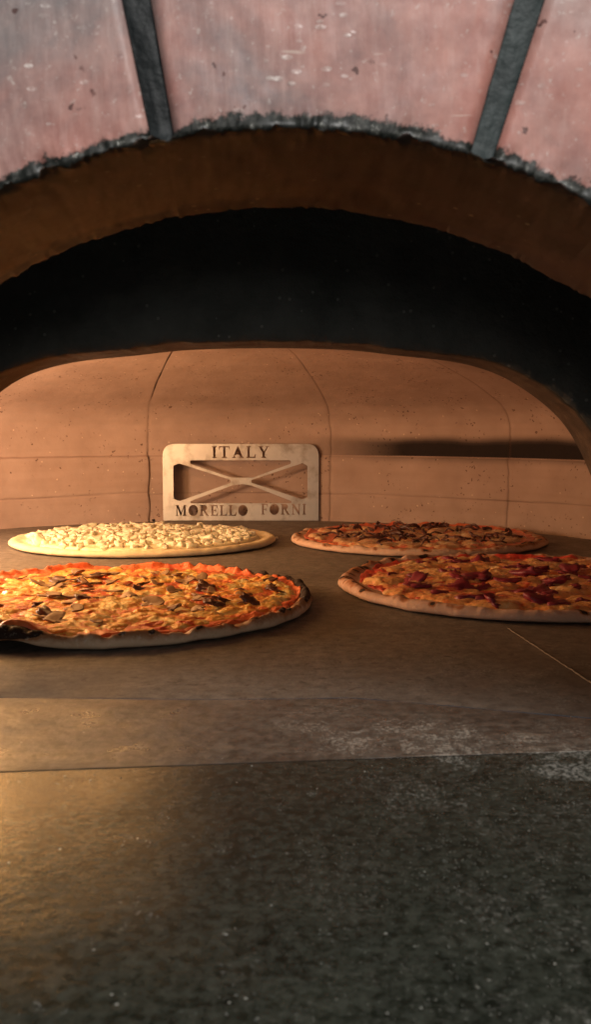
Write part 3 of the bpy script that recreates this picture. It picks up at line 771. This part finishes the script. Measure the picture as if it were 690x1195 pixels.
# small topping meshes ------------------------------------------------
def chunk_mesh(sx, sy, sz, mat, seed, boxy=0.5, nz=0.28):
    bm = bmesh.new(); bmesh.ops.create_cube(bm, size=2)
    bmesh.ops.subdivide_edges(bm, edges=bm.edges[:], cuts=5, use_grid_fill=True)
    for v in bm.verts:
        p = v.co.copy(); sph = p.normalized()
        q = p * boxy * .8 + sph * (1 - boxy)
        d = 1 + nz * float(fbm(q.x * 1.3 + seed, q.y * 1.3, q.z * 1.3, seed=seed, octv=3))
        v.co = Vector((q.x * sx * d, q.y * sy * d, q.z * sz * d))
    me = bpy.data.meshes.new('chunk'); bm.to_mesh(me); bm.free(); me.materials.append(mat)
    for p in me.polygons: p.use_smooth = True
    return me
def shroom_mesh(face, skin, seed, size=0.013):
    rng = random.Random(seed)
    cap = [(math.cos(a) * 1.0, .15 + math.sin(a) * .75) for a in np.linspace(-.25, math.pi + .25, 17)]
    pts = cap + [(-.62, -.16), (-.28, -.02), (-.24, -.65), (0, -.8), (.26, -.65), (.28, -.02), (.62, -.16)]
    cu, cv = rng.uniform(-.5, .9), rng.uniform(-.4, .4)
    bm = bmesh.new(); th = 0.0006
    def pos(p, z):
        x, y = p[0] * size, p[1] * size
        zz = z + cu * x * x * 40 + cv * y * y * 40 + 0.001 * math.sin(p[0] * 3 + seed)
        return (x, y, zz)
    n = len(pts); rings = []
    for sc__, z in ((.55, -th), (.93, -th), (1.0, 0), (.93, th), (.55, th)):
        rings.append([bm.verts.new(pos((p[0] * sc__, (p[1] + .05) * sc__ - .05), z)) for p in pts])
    for a, b in zip(rings[:-1], rings[1:]):
        for i in range(n):
            f = bm.faces.new((a[i], a[(i + 1) % n], b[(i + 1) % n], b[i]))
    for k, (a, b) in enumerate(zip(rings[:-1], rings[1:])): pass
    c0 = bm.verts.new(pos((0, 0), -th)); c1 = bm.verts.new(pos((0, 0), th))
    for i in range(n):
        bm.faces.new((rings[0][(i + 1) % n], rings[0][i], c0)); bm.faces.new((rings[-1][i], rings[-1][(i + 1) % n], c1))
    bm.faces.index_update()
    for f in bm.faces:
        f.smooth = True; f.material_index = 1 if (n <= f.index < 3 * n) else 0
    me = bpy.data.meshes.new('mushroom_slice'); bm.to_mesh(me); bm.free()
    me.materials.append(face); me.materials.append(skin); return me
def strip_mesh(L, W_, mat, seed, th=0.001):
    rng = random.Random(seed); n = 16; V = []; ax = rng.uniform(.5, 3.2); tw = rng.uniform(-2, 2); up = rng.uniform(.0, .004)
    x = y = 0; ang = rng.uniform(0, 6.28); V = []; P = []
    for i in range(n):
        t = i / (n - 1); ang += (ax / n) * rng.uniform(.4, 1.6); x += L / n * math.cos(ang); y += L / n * math.sin(ang)
        P.append((x, y, up * math.sin(t * 3.1) + 0.0006 * math.sin(t * 9 + seed)))
    cx = sum(p[0] for p in P) / n; cy = sum(p[1] for p in P) / n
    for i, (x, y, z) in enumerate(P):
        t = i / (n - 1); w_ = W_ * (math.sin(math.pi * min(.97, max(.03, t))) ** .5) * (1 + .3 * math.sin(i * 2.1 + seed)); r = tw * t
        nx, ny = (-(P[min(i + 1, n - 1)][1] - P[max(i - 1, 0)][1]), (P[min(i + 1, n - 1)][0] - P[max(i - 1, 0)][0])); l = math.hypot(nx, ny) + 1e-9; nx /= l; ny /= l
        for k in range(6):
            a = k / 6 * 2 * math.pi; u = math.cos(a) * w_ / 2; v = math.sin(a) * th
            u, v = u * math.cos(r) - v * math.sin(r), u * math.sin(r) + v * math.cos(r)
            V.append((x - cx + nx * u, y - cy + ny * u, z + v))
    Fc = []
    for i in range(n - 1):
        for k in range(6): Fc.append((i * 6 + k, i * 6 + (k + 1) % 6, (i + 1) * 6 + (k + 1) % 6, (i + 1) * 6 + k))
    Fc.append(tuple(range(6))[::-1]); Fc.append(tuple((n - 1) * 6 + k for k in range(6)))
    me = bpy.data.meshes.new('strip'); me.from_pydata(V, [], Fc); me.materials.append(mat)
    for p in me.polygons: p.use_smooth = True
    return me

# positions of the pizzas read off the photo
def pizza_at(px, Y): return (px - 345) / F_PX * Y

# 1 ---- front left, mushrooms
rng = random.Random(11)
p1 = Pizza('mushroom_pizza', 'cheese and tomato pizza covered in mushroom slices, nearest the fire at front left', (pizza_at(127, 0.765), 0.765), 0.164, 100,
           na=640, nr=180, wob=.018, rim=.0090, rimv=.4, rimf=6, blist=.006, rimw=.045, thick=.0055, leo=.8, scal=.0040, jag=.014, toast=.6, t0=.3, char=[(12, 22, 1.2), (38, 12, .8), (257, 7, 1.6), (240, 4, .5), (285, 5, .35), (318, 6, .4), (335, 5, .5), (110, 15, .3)],
           lift=[(-.034, -.146, .018, .0085), (.135, .05, .03, .004), (-.10, -.12, .02, .004)])
d1 = p1.dough(m_dough('floured mushroom pizza dough', (.62, .44, .29), (.34, .16, .07)))
B1 = [(x, y, rng.uniform(.7, 1.5)) for x, y in scatter(330, .151, .0062, rng)]
def sauce1(x, y, rho, a):
    e = 0.955 + 0.03 * np.sin(a) + 0.02 * fbm(np.cos(a) * 8, np.sin(a) * 8, seed=71)
    return p1.base(rho, a) + 0.0016 + 0.0016 * fbm(x * 130, y * 130, seed=72) + .0035 * np.maximum(0, fbm(x * 50, y * 50, seed=79)) * sstep(.75, .9, rho) - 0.02 * sstep(e - .02, e + .03, rho)
def cheese1(x, y, rho, a):
    e = .92 + .02 * np.sin(a) + 0.05 * fbm(np.cos(a) * 5, np.sin(a) * 5, seed=73)
    return 0.0070 + 0.0022 * blobs(x, y, B1, .0085) + .0034 * fbm(x * 48, y * 48, seed=74) + 0.0008 * fbm(x * 240, y * 240, seed=75) - 0.012 * sstep(e - .05, e + .06, rho)
p1.layer('tomato_sauce', m_sauce('bright tomato sauce', (.62, .06, .02), (.78, .20, .05)), sauce1, .985)
p1.layer('melted_cheese', m_cheese('golden melted cheese', [(0.35, (.60, .05, .02)), (0.43, (.80, .26, .04)), (0.52, (.88, .50, .10)), (0.66, (.92, .74, .32))], browned=.62), cheese1, .97)
mf, ms = m_piece('mushroom flesh', (.36, .18, .075), (.64, .42, .22), .5), m_piece('mushroom skin', (.12, .05, .022), (.32, .16, .07), .5)
SH = [shroom_mesh(mf, ms, k, rng.uniform(.0085, .013)) for k in range(8)]
sp = scatter(46, .135, .0155, rng)
put(SH, 'mushroom_slice', p1.root, sp, lambda x, y: .0092, rng, 12, (.6, 1.05))
# the upright curled slice near the middle
put(SH, 'mushroom_slice', p1.root, [(-.032, .045), (.055, .052)], lambda x, y: .0105, rng, 42, (.6, .8))
dk = m_piece('browned topping', (.06, .02, .012), (.20, .07, .03), .4)
CH = [chunk_mesh(.006, .004, .0014, dk, k, .2, 1.4) for k in (61, 62, 63)]
put(CH, 'charred_bit', p1.root, scatter(6, .13, .02, rng) + [(.130, .028), (.136, .008), (.118, -.038), (.108, .055), (.125, .045), (-.03, .09), (.09, -.05), (.06, -.07), (-.06, .06), (.02, .02), (-.02, -.02), (.075, .03)], lambda x, y: .0105, rng, 25, (.8, 1.6))

# 2 ---- front right, dark red toppings
rng = random.Random(23)
p2 = Pizza('red_topped_pizza', 'cheese pizza with dark red toppings and a pale pink crust, at front right', (pizza_at(615, 0.848), 0.848), 0.168, 200,
           na=640, nr=180, wob=.02, rim=.0098, rimv=.25, rimf=4, blist=.004, rimw=.065, thick=.0055, sy=.97, leo=1.4, jag=.010, toast=.42, char=[(172, 14, .35), (200, 9, .3), (150, 10, .4), (215, 5, .3)])
p2.dough(m_dough('pink tinged toasted dough', (.58, .36, .25), (.34, .13, .05)))
B2 = [(x, y, rng.uniform(.6, 1.4)) for x, y in scatter(110, .145, .011, rng)]
def sauce2(x, y, rho, a):
    e = 0.90 + 0.05 * np.sin(a) + 0.02 * fbm(np.cos(a) * 8, np.sin(a) * 8, seed=171)
    return p2.base(rho, a) + 0.0014 + 0.0028 * fbm(x * 90, y * 110, seed=172) - 0.02 * sstep(e - .02, e + .03, rho)
def cheese2(x, y, rho, a):
    e = .885 - .02 * np.sin(a) + 0.07 * fbm(np.cos(a) * 4, np.sin(a) * 4, seed=173)
    return 0.0068 + 0.0042 * blobs(x, y, B2, .0155) + .0026 * fbm(x * 45, y * 45, seed=174) + 0.0008 * fbm(x * 180, y * 180, seed=175) - 0.012 * sstep(e - .05, e + .06, rho)
p2.layer('tomato_sauce', m_sauce('deep red tomato sauce', (.52, .03, .025), (.74, .12, .06), (.18, .012, .015)), sauce2, .985)
p2.layer('melted_cheese', m_cheese('amber melted cheese', [(0.32, (.50, .05, .03)), (0.43, (.66, .22, .07)), (0.58, (.76, .42, .15)), (0.76, (.80, .60, .36))], browned=.6, scale=45), cheese2, .97)
pr = m_piece('dark red topping', (.10, .010, .022), (.36, .035, .05), .48, 90)
RS = [strip_mesh(rng.uniform(.012, .026), rng.uniform(.006, .011), pr, 300 + k, .0016) for k in range(5)] + [chunk_mesh(.011, .008, .0045, pr, 80 + k, .2, 1.3) for k in range(6)]
put(RS, 'red_topping', p2.root, scatter(64, .140, .0125, rng), lambda x, y: .0084, rng, 14, (.75, 1.3))

# 3 ---- back right, brown shreds
rng = random.Random(37)
p3 = Pizza('shredded_topping_pizza', 'thin pizza with cheese and dark brown shreds, at back right beside the steel plate', (pizza_at(489, 1.198), 1.198), 0.1625, 300,
           sy=.93, leo=1.2, jag=.010, scal=.0018, wob=.02, rim=.0090, rimv=.25, rimf=5, blist=.003, rimw=.075, toast=.4, char=[(-12, 22, .7), (-45, 16, .55), (190, 8, .2), (15, 10, .5)])
p3.dough(m_dough('toasted thin dough', (.58, .37, .25), (.34, .14, .06)))
B3 = [(x, y, rng.uniform(.6, 1.5)) for x, y in scatter(90, .14, .012, rng)]
def sauce3(x, y, rho, a):
    e = 0.92 + 0.04 * np.sin(a) + 0.02 * fbm(np.cos(a) * 8, np.sin(a) * 8, seed=271)
    return p3.base(rho, a) + 0.0013 + 0.0016 * fbm(x * 110, y * 110, seed=272) - 0.02 * sstep(e - .02, e + .03, rho)
def cheese3(x, y, rho, a):
    e = .86 - .05 * np.exp(-(a - .3) ** 2 * 5) * 2 + 0.07 * fbm(np.cos(a) * 4, np.sin(a) * 4, seed=273)
    return 0.0062 + 0.0050 * blobs(x, y, B3, .0135) + .002 * fbm(x * 45, y * 45, seed=274) - 0.012 * sstep(e - .05, e + .06, rho)
p3.layer('tomato_sauce', m_sauce('orange red tomato sauce', (.60, .07, .03), (.76, .22, .08)), sauce3, .985)
p3.layer('melted_cheese', m_cheese('pale tan melted cheese', [(0.32, (.42, .08, .04)), (0.43, (.52, .24, .10)), (0.58, (.64, .40, .20)), (0.78, (.74, .56, .36))], browned=.6), cheese3, .97)
bs = m_piece('dark brown shreds', (.04, .014, .010), (.15, .045, .025), .45)
SS = [strip_mesh(rng.uniform(.014, .030), rng.uniform(.003, .0065), bs, 400 + k, .0013) for k in range(9)]
put(SS, 'topping_shred', p3.root, scatter(96, .126, .008, rng, bias=lambda x, y: .25 + .75 * (float(vnoise(x * 22, y * 22, seed=5)) > -.1)), lambda x, y: .0102, rng, 15, (.8, 1.3))

# 4 ---- back left, white with cheese cubes
rng = random.Random(53)
p4 = Pizza('white_pizza', 'pale unbaked looking white pizza heaped with cheese cubes, at back left', (pizza_at(167, 1.192), 1.192), 0.1670, 400,
           sy=.92, scal=.0003, wob=.006, rim=.0082, rimv=.12, rimf=5, rimw=.07, thick=.0055, toast=.05)
p4.dough(m_dough('raw pale dough', (.72, .57, .35), (.62, .42, .22)))
def cream4(x, y, rho, a):
    e = .88 + 0.02 * fbm(np.cos(a) * 5, np.sin(a) * 5, seed=373)
    return 0.0088 + .0014 * fbm(x * 60, y * 60, seed=374) + 0.0008 * fbm(x * 180, y * 180, seed=375) - 0.012 * sstep(e - .03, e + .03, rho)
p4.layer('cream_spread', m_cheese('soft white cream', [(0.3, (.66, .54, .32)), (0.7, (.78, .67, .43))], brown=(.5, .42, .2), browned=.64, rough=.45), cream4, .97)
wc = m_piece('pale cheese', (.66, .58, .38), (.80, .73, .54), .42, 90, sss=.2)
W1 = [chunk_mesh(rng.uniform(.006, .009), rng.uniform(.0045, .007), rng.uniform(.0035, .005), wc, 500 + k, .55, .4) for k in range(7)]
allsp = scatter(300, .142, .0078, rng)
rng.shuffle(allsp); allsp.sort(key=lambda p: p[1])
put(W1, 'cheese_cube', p4.root, allsp[::2][:98] if len(allsp) > 196 else allsp[:98], lambda x, y: .0095, rng, 28, (.6, 1.1))
rest = [p for p in allsp if p not in (allsp[::2][:98] if len(allsp) > 196 else allsp[:98])]
bm = bmesh.new()
for x, y in rest:
    mm = W1[rng.randrange(len(W1))].copy(); k = rng.uniform(.7, 1.1)
    mm.transform(Matrix.Translation((x, y, .0095)) @ Matrix.Rotation(rng.uniform(0, 6.28), 4, 'Z') @ Matrix.Rotation(R_(rng.uniform(-28, 28)), 4, 'X') @ Matrix.Scale(k, 4))
    bm.from_mesh(mm); bpy.data.meshes.remove(mm)
me = bpy.data.meshes.new('cheese_cubes'); bm.to_mesh(me); bm.free(); me.materials.append(wc)
for p in me.polygons: p.use_smooth = True
o = bpy.data.objects.new('cheese_cubes', me); C.objects.link(o); o.parent = p4.root; o['kind'] = 'stuff'

# ------------------------------------------------------------------ crumbs, flour and ash lying on the stone
def grains():
    rng = random.Random(91); bm = bmesh.new()
    def one(x, y, r, flat=.5):
        n = 5; z0 = .0009 if y < seam_y(x) else .0002; top = bm.verts.new((x, y, z0 + r * flat)); ring = [bm.verts.new((x + r * math.cos(a / n * 6.283) * rng.uniform(.6, 1.3), y + r * math.sin(a / n * 6.283) * rng.uniform(.6, 1.3), z0)) for a in range(n)]
        for i in range(n): bm.faces.new((ring[i], ring[(i + 1) % n], top))
    for _ in range(5200):
        px = rng.uniform(150, 700); py = rng.choice([rng.gauss(880, 28), rng.uniform(830, 1195), rng.uniform(860, 1050)])
        if py > 1195 or py < 700: continue
        if rng.random() > sstep(230, 640, px): continue
        p = on_floor(px, py); one(p.x, p.y, rng.uniform(.00008, .00024) * (1 if rng.random() < .98 else 1.6))
    for _ in range(50):
        p = on_floor(rng.uniform(0, 700), rng.uniform(740, 1195)); one(p.x, p.y, rng.uniform(.0002, .0006))
    me = bpy.data.meshes.new('flour_specks'); bm.to_mesh(me); bm.free(); me.materials.append(m_flat('flour and ash', (.34, .34, .30)))
    o = bpy.data.objects.new('flour_specks', me); C.objects.link(o)
    tag(o, 'scattered flour and ash specks over the granite ledge and sill', 'flour', None, 'stuff')
grains()
cr = bpy.data.objects.new('crumb', chunk_mesh(.0022, .0018, .0016, m_flat('pale crumb', (.7, .55, .38)), 600)); C.objects.link(cr)
cr.location = on_floor(323, 629) + Vector((0, 0, .0016)); tag(cr, 'tiny pale crumb beside the right tip of the white pizza', 'crumb')
cr = bpy.data.objects.new('crumb', chunk_mesh(.003, .002, .002, m_flat('burnt crumb', (.02, .012, .01)), 601)); C.objects.link(cr)
cr.location = on_floor(179, 608.5) + Vector((0, 0, .002)); tag(cr, 'tiny black burnt crumb at the foot of the back wall left of the steel plate', 'crumb')

# ------------------------------------------------------------------ the fire, just outside the picture on the left
def m_flame():
    m = bpy.data.materials.new('flame'); m.use_nodes = True; t = m.node_tree; t.nodes.clear()
    o = t.nodes.new('ShaderNodeOutputMaterial'); e = t.nodes.new('ShaderNodeEmission'); e.inputs[0].default_value = (1, .50, .16, 1); e.inputs[1].default_value = 26
    t.links.new(e.outputs[0], o.inputs[0]); return m
fire = thing('log_fire', 'small log fire burning against the left oven wall, flames licking along the ceiling', 'fire', (-0.46, 0.92, 0))
def tube(name, pts, rad, mat, flat=1.0, parent=fire, n=12):
    V = []
    for i, p in enumerate(pts):
        p = Vector(p); d = (Vector(pts[min(i + 1, len(pts) - 1)]) - Vector(pts[max(i - 1, 0)])).normalized()
        u = d.cross(Vector((0, 0, 1)) if abs(d.z) < .9 else Vector((0, 1, 0))).normalized(); v = d.cross(u)
        for k in range(n):
            a = k / n * 6.28318; r = rad[i] * (1 + .12 * float(vnoise(i * 1.3, k * .9, len(name), seed=77)))
            V.append(p + u * (math.cos(a) * r) + v * (math.sin(a) * r * flat))
    f = [tuple(q) for q in grid_faces(len(pts), n)] + [(i * n + n - 1, i * n, (i + 1) * n, (i + 1) * n + n - 1) for i in range(len(pts) - 1)]
    f += [tuple(range(n)), tuple((len(pts) - 1) * n + k for k in range(n))[::-1]]
    return mesh_obj(name, V, f, mat, parent)
bark = m_flat('charred log', (.05, .035, .025), .9)
for dx, dy, r, z in ((-.02, .02, .024, .024), (.03, -.01, .02, .02), (0, .0, .018, .06)):
    tube('log', [(dx + .02 * math.sin(t), dy - .11 + .22 * t, z) for t in np.linspace(0, 1, 9)], [r] * 9, bark)
fm = m_flame()
for (x0, y0, x1, y1, rr) in ((-.01, -.02, .21, -.02, .021), (0, .06, .33, .11, .020), (.0, -.08, .12, -.10, .016)):
    P = []; Rr = []
    for t in np.linspace(0, 1, 22):
        xx = x0 + (x1 - x0) * t ** 1.8 + .008 * math.sin(t * 11 + y0 * 40); yy = y0 + (y1 - y0) * t + .01 * math.sin(t * 7 + x1 * 20)
        wx, wy = -0.46 + xx - DC.x, 0.92 + yy - DC.y; r = math.hypot(wx, wy)
        ceil = float(np.interp(r, [0, .15, .3, .37, .45, .515, .538], [.265, .26, .243, .228, .2065, .183, .168])) - rr * .5 - .006
        P.append((xx, yy, .07 + (ceil - .07) * min(1, t * 2.2) ** .7)); Rr.append(rr * (math.sin(math.pi * min(.985, .12 + t * .88)) ** .6) * (.8 + .25 * math.sin(t * 17)))
    tube('flame', P, Rr, fm, .45)
